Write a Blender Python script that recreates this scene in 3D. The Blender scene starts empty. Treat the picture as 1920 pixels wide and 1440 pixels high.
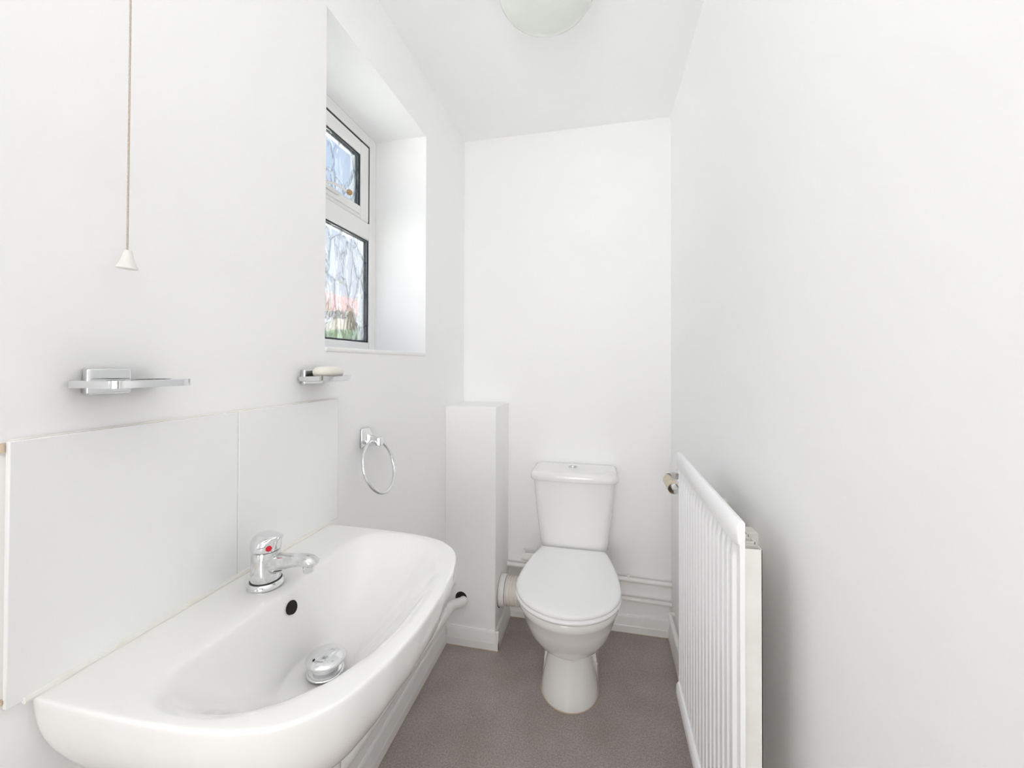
import bpy, bmesh, math, random
from mathutils import Vector, Matrix

S = bpy.context.scene
COL = S.collection
random.seed(4)
R = math.radians

# ------------------------------------------------------------------ camera
YAW, PITCH, ROLL = R(12.433), R(0.469), R(0.14)
CAM = Vector((0.6818, 0.0, 1.2395))
cd = bpy.data.cameras.new('camera')
cd.sensor_width = 36.0
cd.lens = 752.4 * 36.0 / 1920.0
cd.shift_y = -(720.0 - 677.1) / 1920.0
cd.clip_start = 0.01
cam = bpy.data.objects.new('camera', cd)
COL.objects.link(cam)
_r = Vector((math.cos(YAW), math.sin(YAW), 0)); _f0 = Vector((-math.sin(YAW), math.cos(YAW), 0)); _u0 = Vector((0, 0, 1))
_f = _f0 * math.cos(PITCH) + _u0 * math.sin(PITCH)
_u = _u0 * math.cos(PITCH) - _f0 * math.sin(PITCH)
_rr = _r * math.cos(ROLL) + _u * math.sin(ROLL)
_uu = _u * math.cos(ROLL) - _r * math.sin(ROLL)
M3 = Matrix((_rr, _uu, -_f)).transposed()
cam.matrix_world = Matrix.Translation(CAM) @ M3.to_4x4()
S.camera = cam

# ------------------------------------------------------------------ render look
S.view_settings.view_transform = 'Standard'
S.view_settings.look = 'None'
S.view_settings.gamma = 1.0
S.view_settings.use_curve_mapping = False
S.view_settings.exposure = 0.0
S.cycles.use_denoising = True
S.cycles.max_bounces = 16
S.cycles.diffuse_bounces = 14
S.cycles.glossy_bounces = 4
S.cycles.transmission_bounces = 4
S.cycles.transparent_max_bounces = 12
S.cycles.use_light_tree = False
S.cycles.adaptive_threshold = 0.03
S.cycles.sample_clamp_indirect = 0.0
S.cycles.caustics_reflective = False
S.cycles.caustics_refractive = True

# ------------------------------------------------------------------ sky
SKY_STRENGTH = 1.5
SUN_STRENGTH = 46.0
SIDE_KEY = 2.4
HALL_FILL = 10.3
BOUNCE_FILL = 3.7
world = bpy.data.worlds.new('sky'); S.world = world
world.use_nodes = True
nt = world.node_tree; nt.nodes.clear()
wo = nt.nodes.new('ShaderNodeOutputWorld'); bg = nt.nodes.new('ShaderNodeBackground')
tc = nt.nodes.new('ShaderNodeTexCoord'); sx = nt.nodes.new('ShaderNodeSeparateXYZ')
cr = nt.nodes.new('ShaderNodeValToRGB')
cr.color_ramp.elements[0].position = 0.0; cr.color_ramp.elements[0].color = (0.93, 0.95, 1.0, 1)
cr.color_ramp.elements[1].position = 1.0; cr.color_ramp.elements[1].color = (0.38, 0.58, 0.95, 1)
e = cr.color_ramp.elements.new(0.26); e.color = (0.88, 0.93, 1.0, 1)
e = cr.color_ramp.elements.new(0.42); e.color = (0.66, 0.80, 1.0, 1)
nt.links.new(tc.outputs['Generated'], sx.inputs[0]); nt.links.new(sx.outputs['Z'], cr.inputs[0])
nt.links.new(cr.outputs[0], bg.inputs['Color']); bg.inputs['Strength'].default_value = SKY_STRENGTH
nt.links.new(bg.outputs[0], wo.inputs[0])

# sun raking along the outside of the window wall: it lights the patio, never the room directly
sl = bpy.data.lights.new('sun', 'SUN'); sl.energy = SUN_STRENGTH; sl.angle = R(0.6); sl.color = (1.0, .97, .92)
so = bpy.data.objects.new('sun', sl); COL.objects.link(so); so.rotation_mode = 'QUATERNION'; so.rotation_quaternion = Vector((-.10, .55, -.83)).to_track_quat('-Z', 'Y'); so.location = (3, 0, 6)

# added key light at the side and fill light in the hall, both unseen
def area(name, loc, rot, sx_, sy_, energy, color, spread=None):
    ld = bpy.data.lights.new(name, 'AREA'); ld.shape = 'RECTANGLE'; ld.size = sx_; ld.size_y = sy_; ld.energy = energy; ld.color = color
    lo = bpy.data.objects.new(name, ld); COL.objects.link(lo); lo.location = loc; lo.rotation_euler = rot
    if spread: ld.spread = R(spread)
    return lo
area('side_key_light', (-.10, -.15, 1.48), (0, R(-90), 0), .36, .28, SIDE_KEY, (1.0, .99, .97))
area('hall_fill_light', (.50, -2.10, 1.15), (R(90), 0, 0), 1.1, 1.5, HALL_FILL, (1.0, .99, .975), 96)
# added fill light, out of view, bounced off the ceiling
area('bounce_fill_light', (.50, -.45, 1.75), (R(180 - 14), 0, 0), .30, .30, BOUNCE_FILL, (1.0, .99, .975))

# ------------------------------------------------------------------ materials
def mat(name, col, rough=0.5, metal=0.0, coat=0.0, spec=0.5):
    m = bpy.data.materials.new(name); m.use_nodes = True
    b = m.node_tree.nodes['Principled BSDF']
    b.inputs['Base Color'].default_value = (*col, 1)
    b.inputs['Roughness'].default_value = rough
    b.inputs['Metallic'].default_value = metal
    b.inputs['Specular IOR Level'].default_value = spec
    b.inputs['Coat Weight'].default_value = coat
    b.inputs['Coat Roughness'].default_value = 0.04
    return m

def noise_mat(name, c0, c1, scale=20.0, rough=0.5, bump=0.0, bump_scale=None, detail=4.0, lo=0.35, hi=0.65, metal=0.0, coat=0.0, stretch=(1, 1, 1), dist=0.002):
    m = mat(name, c0, rough, metal, coat)
    nt = m.node_tree; b = nt.nodes['Principled BSDF']
    tc = nt.nodes.new('ShaderNodeTexCoord'); mp = nt.nodes.new('ShaderNodeMapping')
    mp.inputs['Scale'].default_value = stretch
    n = nt.nodes.new('ShaderNodeTexNoise'); n.inputs['Scale'].default_value = scale; n.inputs['Detail'].default_value = detail
    r = nt.nodes.new('ShaderNodeValToRGB')
    r.color_ramp.elements[0].position = lo; r.color_ramp.elements[0].color = (*c0, 1)
    r.color_ramp.elements[1].position = hi; r.color_ramp.elements[1].color = (*c1, 1)
    nt.links.new(tc.outputs['Object'], mp.inputs[0]); nt.links.new(mp.outputs[0], n.inputs['Vector'])
    nt.links.new(n.outputs['Fac'], r.inputs[0]); nt.links.new(r.outputs[0], b.inputs['Base Color'])
    if bump:
        n2 = nt.nodes.new('ShaderNodeTexNoise'); n2.inputs['Scale'].default_value = bump_scale or scale; n2.inputs['Detail'].default_value = 3
        nt.links.new(mp.outputs[0], n2.inputs['Vector'])
        bp = nt.nodes.new('ShaderNodeBump'); bp.inputs['Strength'].default_value = bump; bp.inputs['Distance'].default_value = dist
        nt.links.new(n2.outputs['Fac'], bp.inputs['Height']); nt.links.new(bp.outputs[0], b.inputs['Normal'])
    return m

WALL = noise_mat('white_emulsion', (0.936, 0.938, 0.938), (0.944, 0.946, 0.947), 3.0, 0.75, detail=1.0)
CEIL = noise_mat('ceiling_emulsion', (0.942, 0.944, 0.946), (0.950, 0.952, 0.954), 3.0, 0.8, detail=1.0)
GLOSS = noise_mat('white_gloss_paint', (0.87, 0.87, 0.86), (0.89, 0.89, 0.885), 12.0, 0.28, 0.06, 30.0)
SKIRT = noise_mat('skirting_gloss_paint', (0.86, 0.86, 0.85), (0.89, 0.89, 0.885), 12.0, 0.3, 0.10, 30.0)
UPVC = mat('white_upvc', (0.87, 0.87, 0.86), 0.25)
CERAMIC = mat('white_ceramic', (0.89, 0.888, 0.878), 0.13, 0, 0.3)
LIDPLASTIC = mat('white_lid_plastic', (0.93, 0.935, 0.94), 0.22)
RADPAINT = mat('radiator_enamel', (0.94, 0.945, 0.955), 0.3)
RADINNER = noise_mat('radiator_inner_enamel', (0.80, 0.79, 0.75), (0.86, 0.85, 0.82), 20, 0.4)
TILE = noise_mat('white_glazed_tile', (0.89, 0.895, 0.895), (0.90, 0.905, 0.905), 2.0, 0.12)
GROUT = noise_mat('cream_grout', (0.78, 0.74, 0.66), (0.84, 0.82, 0.78), 60, 0.7, 0.2, 120)
SILICONE = noise_mat('aged_silicone', (0.84, 0.82, 0.75), (0.88, 0.875, 0.85), 40, 0.35, 0.3, 60)
CHROME = mat('chrome', (0.80, 0.81, 0.82), 0.07, 1.0)
CHROMEW = noise_mat('water_marked_chrome', (0.70, 0.70, 0.69), (0.82, 0.83, 0.84), 90, 0.10, metal=1.0, lo=0.4, hi=0.6)
BLACK = mat('black_rubber_gasket', (0.02, 0.02, 0.025), 0.5)
SPACER = mat('aluminium_spacer', (0.50, 0.52, 0.52), 0.45, 0.6)
WOOD = noise_mat('dark_stained_wood', (0.05, 0.028, 0.016), (0.10, 0.058, 0.035), 6, 0.45, stretch=(1, 8, .6))
HOLE_SHADE = mat('painted_hole_shade', (0.012, 0.011, 0.010), 0.9)  # painted shade for the pipe gaps and the overflow
REDDOT = mat('red_indicator', (0.62, 0.01, 0.03), 0.2)
BLUEDOT = mat('blue_indicator', (0.02, 0.06, 0.5), 0.2)
SOAP = noise_mat('cream_soap', (0.83, 0.80, 0.73), (0.87, 0.85, 0.79), 15, 0.42)
SOAP.node_tree.nodes['Principled BSDF'].inputs['Subsurface Weight'].default_value = 0.0
CARD = noise_mat('cardboard', (0.66, 0.57, 0.45), (0.74, 0.66, 0.54), 60, 0.85)
CORD = noise_mat('braided_cord', (0.42, 0.33, 0.28), (0.66, 0.58, 0.52), 900, 0.9)
PULL = noise_mat('aged_white_plastic', (0.80, 0.79, 0.75), (0.84, 0.83, 0.80), 60, 0.35)
PIPEW = noise_mat('white_painted_pipe', (0.84, 0.83, 0.81), (0.89, 0.885, 0.87), 30, 0.35, 0.1, 50)
CONNECTOR = noise_mat('aged_white_rubber', (0.74, 0.70, 0.63), (0.84, 0.81, 0.76), 14, 0.45)
CONNCOLLAR = mat('white_plastic_collar', (0.84, 0.84, 0.85), 0.3)
BEIGE = mat('beige_bolt_cap', (0.80, 0.77, 0.62), 0.35)
BRASS = noise_mat('tarnished_brass', (0.42, 0.24, 0.12), (0.62, 0.42, 0.25), 200, 0.3, metal=0.75)
LAMPGLASS = mat('opal_lamp_glass', (0.80, 0.83, 0.78), 0.18)
MDF = mat('skirting_foot_stain', (0.62, 0.50, 0.38), 0.8)
HEDGE = noise_mat('hedge_leaves', (0.012, 0.028, 0.010), (0.05, 0.075, 0.03), 14, 0.8)
PATIO = noise_mat('pale_concrete', (0.46, 0.45, 0.42), (0.56, 0.55, 0.52), 4, 0.9)

def floor_mat():
    m = mat('grey_brown_vinyl', (0.14, 0.12, 0.11), 0.42)
    nt = m.node_tree; b = nt.nodes['Principled BSDF']
    tc = nt.nodes.new('ShaderNodeTexCoord')
    n1 = nt.nodes.new('ShaderNodeTexNoise'); n1.inputs['Scale'].default_value = 190; n1.inputs['Detail'].default_value = 2
    n2 = nt.nodes.new('ShaderNodeTexNoise'); n2.inputs['Scale'].default_value = 6; n2.inputs['Detail'].default_value = 5
    n3 = nt.nodes.new('ShaderNodeTexNoise'); n3.inputs['Scale'].default_value = 90; n3.inputs['Detail'].default_value = 1
    for n in (n1, n2, n3): nt.links.new(tc.outputs['Object'], n.inputs['Vector'])
    r1 = nt.nodes.new('ShaderNodeValToRGB')
    r1.color_ramp.elements[0].position = 0.3; r1.color_ramp.elements[0].color = (0.295, 0.254, 0.238, 1)
    r1.color_ramp.elements[1].position = 0.72; r1.color_ramp.elements[1].color = (0.475, 0.420, 0.397, 1)
    r2 = nt.nodes.new('ShaderNodeValToRGB')
    r2.color_ramp.elements[0].position = 0.3; r2.color_ramp.elements[0].color = (0.88, 0.86, 0.84, 1)
    r2.color_ramp.elements[1].position = 0.7; r2.color_ramp.elements[1].color = (1.08, 1.08, 1.09, 1)
    mx = nt.nodes.new('ShaderNodeMixRGB'); mx.blend_type = 'MULTIPLY'; mx.inputs[0].default_value = 1
    nt.links.new(n1.outputs['Fac'], r1.inputs[0]); nt.links.new(n2.outputs['Fac'], r2.inputs[0])
    nt.links.new(r1.outputs[0], mx.inputs[1]); nt.links.new(r2.outputs[0], mx.inputs[2])
    r3 = nt.nodes.new('ShaderNodeValToRGB')   # sparse pale flecks in the vinyl print
    r3.color_ramp.elements[0].position = 0.765; r3.color_ramp.elements[0].color = (0, 0, 0, 1)
    r3.color_ramp.elements[1].position = 0.80; r3.color_ramp.elements[1].color = (1, 1, 1, 1)
    nt.links.new(n3.outputs['Fac'], r3.inputs[0])
    mx2 = nt.nodes.new('ShaderNodeMixRGB'); mx2.inputs[2].default_value = (0.42, 0.40, 0.38, 1)
    nt.links.new(r3.outputs[0], mx2.inputs[0]); nt.links.new(mx.outputs[0], mx2.inputs[1])
    nt.links.new(mx2.outputs[0], b.inputs['Base Color'])
    bp = nt.nodes.new('ShaderNodeBump'); bp.inputs['Strength'].default_value = 0.15; bp.inputs['Distance'].default_value = 0.001
    nt.links.new(n1.outputs['Fac'], bp.inputs['Height']); nt.links.new(bp.outputs[0], b.inputs['Normal'])
    return m
FLOOR = floor_mat()

def brick_mat():
    m = mat('red_brick', (0.4, 0.15, 0.1), 0.85)
    nt = m.node_tree; b = nt.nodes['Principled BSDF']
    br = nt.nodes.new('ShaderNodeTexBrick'); br.inputs['Scale'].default_value = 4.4
    br.inputs['Color1'].default_value = (0.13, 0.062, 0.045, 1); br.inputs['Color2'].default_value = (0.09, 0.045, 0.034, 1)
    br.inputs['Mortar'].default_value = (0.2, 0.18, 0.16, 1)
    tc = nt.nodes.new('ShaderNodeTexCoord'); nt.links.new(tc.outputs['Object'], br.inputs['Vector'])
    nt.links.new(br.outputs['Color'], b.inputs['Base Color'])
    return m
BRICK = brick_mat()

def glass_mat():
    m = bpy.data.materials.new('leaf_patterned_obscure_glass'); m.use_nodes = True
    nt = m.node_tree; nt.nodes.clear()
    out = nt.nodes.new('ShaderNodeOutputMaterial')
    tc = nt.nodes.new('ShaderNodeTexCoord'); mp = nt.nodes.new('ShaderNodeMapping')
    mp.inputs['Scale'].default_value = (1, 1.4, 0.7)
    wn = nt.nodes.new('ShaderNodeTexNoise'); wn.inputs['Scale'].default_value = 14; wn.inputs['Detail'].default_value = 2
    va = nt.nodes.new('ShaderNodeVectorMath'); va.operation = 'SCALE'; va.inputs['Scale'].default_value = 0.055
    vb = nt.nodes.new('ShaderNodeVectorMath'); vb.operation = 'ADD'
    nt.links.new(tc.outputs['Object'], mp.inputs[0]); nt.links.new(mp.outputs[0], wn.inputs['Vector'])
    nt.links.new(wn.outputs['Color'], va.inputs[0]); nt.links.new(va.outputs[0], vb.inputs[0]); nt.links.new(mp.outputs[0], vb.inputs[1])
    v1 = nt.nodes.new('ShaderNodeTexVoronoi'); v1.feature = 'DISTANCE_TO_EDGE'; v1.inputs['Scale'].default_value = 10
    v2 = nt.nodes.new('ShaderNodeTexVoronoi'); v2.feature = 'F1'; v2.inputs['Scale'].default_value = 10
    nt.links.new(vb.outputs[0], v1.inputs['Vector']); nt.links.new(vb.outputs[0], v2.inputs['Vector'])
    ad = nt.nodes.new('ShaderNodeMath'); ad.operation = 'SUBTRACT'
    mm = nt.nodes.new('ShaderNodeMath'); mm.operation = 'MINIMUM'; mm.inputs[1].default_value = 0.12
    nt.links.new(v1.outputs['Distance'], mm.inputs[0])
    m3 = nt.nodes.new('ShaderNodeMath'); m3.operation = 'MULTIPLY'; m3.inputs[1].default_value = 2.5
    nt.links.new(mm.outputs[0], m3.inputs[0])
    nt.links.new(m3.outputs[0], ad.inputs[0]); nt.links.new(v2.outputs['Distance'], ad.inputs[1])
    bp = nt.nodes.new('ShaderNodeBump'); bp.inputs['Strength'].default_value = 1.0; bp.inputs['Distance'].default_value = 0.012
    nt.links.new(ad.outputs[0], bp.inputs['Height'])
    rf = nt.nodes.new('ShaderNodeBsdfGlass'); rf.inputs['IOR'].default_value = 1.28; rf.inputs['Roughness'].default_value = 0.03
    rf.inputs['Color'].default_value = (0.84, 0.86, 0.88, 1)
    nt.links.new(bp.outputs[0], rf.inputs['Normal'])
    tr = nt.nodes.new('ShaderNodeBsdfTransparent')
    lr = nt.nodes.new('ShaderNodeValToRGB')     # the moulded leaf outlines let less light through
    lr.color_ramp.elements[0].position = 0.0; lr.color_ramp.elements[0].color = (0.42, 0.44, 0.46, 1)
    lr.color_ramp.elements[1].position = 0.030; lr.color_ramp.elements[1].color = (0.80, 0.82, 0.84, 1)
    nt.links.new(v1.outputs['Distance'], lr.inputs[0]); nt.links.new(lr.outputs[0], tr.inputs['Color'])
    mx = nt.nodes.new('ShaderNodeMixShader'); mx.inputs[0].default_value = 0.5
    nt.links.new(tr.outputs[0], mx.inputs[1]); nt.links.new(rf.outputs[0], mx.inputs[2])
    nt.links.new(mx.outputs[0], out.inputs['Surface'])
    return m
GLASS = glass_mat()

# ------------------------------------------------------------------ helpers
def link(name, bm, m, parent=None, smooth=True, bevel=0.0, bseg=2, subsurf=0, angle=35):
    me = bpy.data.meshes.new(name)
    bmesh.ops.recalc_face_normals(bm, faces=bm.faces[:])
    if smooth:
        for f in bm.faces: f.smooth = True
        if angle and not subsurf:
            for ed in bm.edges:
                if len(ed.link_faces) == 2 and ed.calc_face_angle(0) > R(angle): ed.smooth = False
    bm.to_mesh(me); bm.free()
    o = bpy.data.objects.new(name, me); COL.objects.link(o)
    me.materials.append(m)
    if bevel:
        b = o.modifiers.new('bevel', 'BEVEL'); b.width = bevel; b.segments = bseg; b.limit_method = 'ANGLE'; b.angle_limit = R(40)
        b.harden_normals = False
    if subsurf:
        s = o.modifiers.new('subsurf', 'SUBSURF'); s.levels = subsurf; s.render_levels = subsurf
    if parent is not None:
        o.parent = parent
        o.matrix_parent_inverse = Matrix.Translation(parent.location).inverted()
    return o

def empty(name, loc, label=None, cat=None, kind=None, group=None):
    o = bpy.data.objects.new(name, None); COL.objects.link(o); o.location = loc; o.empty_display_size = 0.05
    return tag(o, label, cat, kind, group)

def tag(o, label=None, cat=None, kind=None, group=None):
    if label: o['label'] = label
    if cat: o['category'] = cat
    if kind: o['kind'] = kind
    if group: o['group'] = group
    return o

def box_bm(bm, x0, x1, y0, y1, z0, z1):
    v = [bm.verts.new(p) for p in ((x0, y0, z0), (x1, y0, z0), (x1, y1, z0), (x0, y1, z0), (x0, y0, z1), (x1, y0, z1), (x1, y1, z1), (x0, y1, z1))]
    for f in ((0, 3, 2, 1), (4, 5, 6, 7), (0, 1, 5, 4), (1, 2, 6, 5), (2, 3, 7, 6), (3, 0, 4, 7)):
        bm.faces.new([v[i] for i in f])
    return bm

def box(name, x0, x1, y0, y1, z0, z1, m, parent=None, bevel=0.0, bseg=2):
    return link(name, box_bm(bmesh.new(), x0, x1, y0, y1, z0, z1), m, parent, smooth=bool(bevel), bevel=bevel, bseg=bseg)

def loft_bm(bm, loops, cap0=True, cap1=True, closed=True):
    vs = [[bm.verts.new(p) for p in lp] for lp in loops]
    n = len(loops[0])
    for a, b in zip(vs, vs[1:]):
        for i in range(n if closed else n - 1):
            j = (i + 1) % n
            bm.faces.new((a[i], a[j], b[j], b[i]))
    if cap0: bm.faces.new(list(reversed(vs[0])))
    if cap1: bm.faces.new(vs[-1])
    return vs

def lathe_bm(bm, prof, c=(0, 0, 0), axis=(0, 0, 1), n=40, sx=1.0, sy=1.0):
    """prof: list of (radius, height) along axis"""
    q = Vector((0, 0, 1)).rotation_difference(Vector(axis)); c = Vector(c)
    rings = []
    for r, h in prof:
        if r < 1e-6:
            rings.append([bm.verts.new(c + q @ Vector((0, 0, h)))])
        else:
            rings.append([bm.verts.new(c + q @ Vector((r * sx * math.cos(2 * math.pi * i / n), r * sy * math.sin(2 * math.pi * i / n), h))) for i in range(n)])
    for a, b in zip(rings, rings[1:]):
        if len(a) == 1 and len(b) == 1: continue
        for i in range(n):
            j = (i + 1) % n
            if len(a) == 1: bm.faces.new((a[0], b[i], b[j]))
            elif len(b) == 1: bm.faces.new((a[i], a[j], b[0]))
            else: bm.faces.new((a[i], a[j], b[j], b[i]))
    if len(rings[0]) > 1: bm.faces.new(list(reversed(rings[0])))
    if len(rings[-1]) > 1: bm.faces.new(rings[-1])
    return bm

def lathe(name, prof, c, m, parent=None, axis=(0, 0, 1), n=40, sx=1.0, sy=1.0, angle=35):
    return link(name, lathe_bm(bmesh.new(), prof, c, axis, n, sx, sy), m, parent, angle=angle)

def smooth_path(pts, rad=0.03, seg=6):
    """round the corners of a polyline"""
    pts = [Vector(p) for p in pts]; out = [pts[0]]
    for a, b, c in zip(pts, pts[1:], pts[2:]):
        d0 = (a - b); d1 = (c - b); r = min(rad, d0.length * .49, d1.length * .49)
        p0 = b + d0.normalized() * r; p1 = b + d1.normalized() * r
        for i in range(seg + 1):
            t = i / seg
            out.append(p0.lerp(b, t).lerp(b.lerp(p1, t), t))
    out.append(pts[-1]); return out

def tube_bm(bm, path, r, n=16, closed=False, cap=True):
    path = [Vector(p) for p in path]; N = len(path)
    loops = []; up = None
    for i, p in enumerate(path):
        if closed: t = (path[(i + 1) % N] - path[i - 1]).normalized()
        else: t = (path[min(i + 1, N - 1)] - path[max(i - 1, 0)]).normalized()
        if up is None:
            up = t.orthogonal().normalized()
        up = (up - t * up.dot(t)).normalized()
        s = t.cross(up); rr = r[i] if isinstance(r, (list, tuple)) else r
        loops.append([p + (up * math.cos(2 * math.pi * k / n) + s * math.sin(2 * math.pi * k / n)) * rr for k in range(n)])
    if closed:
        loops.append(loops[0])
        vs = [[bm.verts.new(q) for q in lp] for lp in loops[:-1]]; vs.append(vs[0])
        for a, b in zip(vs, vs[1:]):
            for i in range(n):
                j = (i + 1) % n; bm.faces.new((a[i], a[j], b[j], b[i]))
    else:
        loft_bm(bm, loops, cap, cap)
    return bm

def tube(name, path, r, m, parent=None, n=16, closed=False):
    return link(name, tube_bm(bmesh.new(), path, r, n, closed), m, parent)

def extrude_profile(name, prof, p0, p1, out, m, parent=None, bevel=0.0):
    """prof: (offset along out, z). swept in a straight line p0->p1"""
    bm = bmesh.new(); p0 = Vector(p0); p1 = Vector(p1); o = Vector(out)
    loops = [[p + o * a + Vector((0, 0, z)) for a, z in prof] for p in (p0, p1)]
    loft_bm(bm, loops)
    return link(name, bm, m, parent, smooth=False, bevel=bevel)

# ------------------------------------------------------------------ room shell
W, D, H = 0.9976, 1.951, 2.38
YF = -0.95                        # wall behind the camera
SY0, SY1, SZ0, SZ1 = -0.36, 0.06, 1.20, 1.76   # unseen side window, added for the key light
DX0, DX1, DZ = 0.10, 0.88, 2.02   # unseen doorway, added to let in the fill light
HY = -2.15                        # far end of the added, unseen hall
WY0, WY1, WZ0, WZ1 = 0.890, 1.488, 1.272, 2.152
TH = 0.30

tag(box('floor', -TH, W + .1, HY - .1, D + .1, -.1, 0, FLOOR), 'grey-brown speckled vinyl floor', None, 'structure')
tag(box('ceiling', -TH, W + .1, HY - .1, D + .1, H, H + .1, CEIL), 'plain white painted ceiling', None, 'structure')
tag(box('wall_right', W, W + .1, HY - .1, D + .1, 0, H, WALL), 'plain white wall behind the radiator', None, 'structure')
tag(box('wall_back', -TH, W, D, D + .1, 0, H, WALL), 'plain white wall behind the toilet', None, 'structure')
bm = bmesh.new()
for (a, b, c, d) in ((0, DX0, 0, H), (DX1, W, 0, H), (DX0, DX1, DZ, H)): box_bm(bm, a, b, YF - .1, YF, c, d)
tag(link('wall_front', bm, WALL, smooth=False), 'white wall behind the viewer with a doorway added for fill light', None, 'structure')
tag(box('wall_added_hall', -TH, W, HY - .1, HY, 0, H, WALL), 'white end wall of the unseen hall added for fill light', None, 'structure')
bm = bmesh.new()
for (a, b, c, d) in ((HY, SY0, 0, H), (SY0, SY1, 0, SZ0), (SY0, SY1, SZ1, H), (SY1, WY0, 0, H), (WY0, WY1, 0, WZ0), (WY0, WY1, WZ1, H), (WY1, D, 0, H)):
    box_bm(bm, -TH, 0, a, b, c, d)
bmesh.ops.remove_doubles(bm, verts=bm.verts[:], dist=1e-5)
tag(link('wall_left', bm, WALL, smooth=False), 'white wall with the deep window recess', None, 'structure')

# boxed-in pipe casing in the corner
bm = box_bm(bmesh.new(), 0, .235, 1.702, D, 0, 1.052)
tag(link('wall_boxing', bm, WALL, smooth=True, bevel=.004, bseg=3), 'white boxed-in pipe casing in the corner beside the toilet', None, 'structure')

# skirting boards
SK = [(0, 0), (.016, 0), (.016, .032), (.0145, .036), (.0075, .072), (.004, .078), (0, .078)]
def skirt(name, p0, p1, out, label):
    o = extrude_profile(name, SK, p0, p1, out, SKIRT)
    extrude_profile('floor_line', [(0, 0.0002), (.0166, 0.0002), (.0166, .0028), (0, .0028)], p0, p1, out, MDF, o)
    return tag(o, label, None, 'structure')
skirt('baseboard_left', (0, YF, 0), (0, 1.702, 0), (1, 0, 0), 'white skirting under the basin waste pipe')
skirt('baseboard_boxing', (.016, 1.702, 0), (.251, 1.702, 0), (0, -1, 0), 'short white skirting across the front of the pipe casing')
skirt('baseboard_casing', (.235, 1.702 - .0159, 0), (.235, D - .016, 0), (1, 0, 0), 'short white skirting on the toilet side of the pipe casing')
skirt('baseboard_back', (.235, D, 0), (W, D, 0), (0, -1, 0), 'white skirting behind the toilet')
skirt('baseboard_right', (W, YF, 0), (W, D, 0), (-1, 0, 0), 'white skirting beneath the radiator')

# ------------------------------------------------------------------ window
FX0, FX1 = -.275, -.221       # frame depth
win = empty('window_1', (-.25, (WY0 + WY1) / 2, WZ0), 'white plastic window with leaf-patterned obscure glass', None, 'structure')
def bar(name, y0, y1, z0, z1, x0=FX0, x1=FX1, m=UPVC, parent=win, bevel=.004):
    return box(name, x0, x1, y0, y1, z0, z1, m, parent, bevel)
fz0 = 1.288
bar('frame_jamb', WY0, WY0 + .047, fz0, WZ1); bar('frame_jamb', WY1 - .047, WY1, fz0, WZ1)
bar('frame_head', WY0 + .047, WY1 - .047, WZ1 - .045, WZ1)
bar('frame_sill', WY0 + .047, WY1 - .047, fz0, 1.325)
bar('transom', WY0 + .047, WY1 - .047, 1.731, 1.800)
# lower fixed pane with its black gasket
ly0, ly1, lz0, lz1 = WY0 + .047, WY1 - .047, 1.325, 1.731
for a in ((ly0, ly0 + .0045, lz0, lz1), (ly1 - .0045, ly1, lz0, lz1), (ly0 + .0045, ly1 - .0045, lz0, lz0 + .0045), (ly0 + .0045, ly1 - .0045, lz1 - .0045, lz1)):
    bar('gasket', *a, x0=-.2295, x1=-.2255, m=BLACK, bevel=0)
for a in ((ly0 + .001, ly0 + .016, lz0, lz1), (ly1 - .016, ly1 - .001, lz0, lz1), (ly0 + .016, ly1 - .016, lz0 + .001, lz0 + .008), (ly0 + .016, ly1 - .016, lz1 - .008, lz1 - .001)):
    bar('spacer_bar', *a, x0=-.243, x1=-.239, m=SPACER, bevel=0)
box('pane', -.2345, -.2295, ly0 + .005, ly1 - .005, lz0 + .005, lz1 - .005, GLASS, win)
# opening top light: dark rebate line, then the sash standing proud
sy0, sy1, sz0, sz1 = WY0 + .047, WY1 - .047, 1.800, WZ1 - .045
for a in ((sy0, sy0 + .007, sz0, sz1), (sy1 - .007, sy1, sz0, sz1), (sy0 + .007, sy1 - .007, sz1 - .007, sz1)):
    bar('rebate_seal', *a, x0=-.262, x1=-.2222, m=BLACK, bevel=0)
sash = box('sash', -.27, -.2205, sy0 + .007, sy0 + .060, sz0, sz1 - .007, UPVC, win, .004)
box('sash_stile', -.27, -.2205, sy1 - .060, sy1 - .007, sz0, sz1 - .007, UPVC, sash, .004)
box('sash_rail', -.27, -.2205, sy0 + .060, sy1 - .060, sz1 - .058, sz1 - .007, UPVC, sash, .004)
box('sash_rail', -.27, -.2205, sy0 + .060, sy1 - .060, sz0, sz0 + .048, UPVC, sash, .004)
uy0, uy1, uz0, uz1 = sy0 + .060, sy1 - .060, sz0 + .048, sz1 - .058
for a in ((uy0, uy0 + .005, uz0, uz1), (uy1 - .005, uy1, uz0, uz1), (uy0 + .005, uy1 - .005, uz1 - .005, uz1)):
    bar('gasket', *a, x0=-.2295, x1=-.2250, m=BLACK, bevel=0, parent=sash)
for a in ((uy0 + .001, uy0 + .016, uz0, uz1), (uy1 - .016, uy1 - .001, uz0, uz1), (uy0 + .016, uy1 - .016, uz1 - .012, uz1 - .001)):
    bar('spacer_bar', *a, x0=-.243, x1=-.239, m=SPACER, bevel=0, parent=sash)
box('pane', -.2345, -.2295, uy0 + .005, uy1 - .005, uz0 - .003, uz1 - .005, GLASS, sash)
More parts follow.
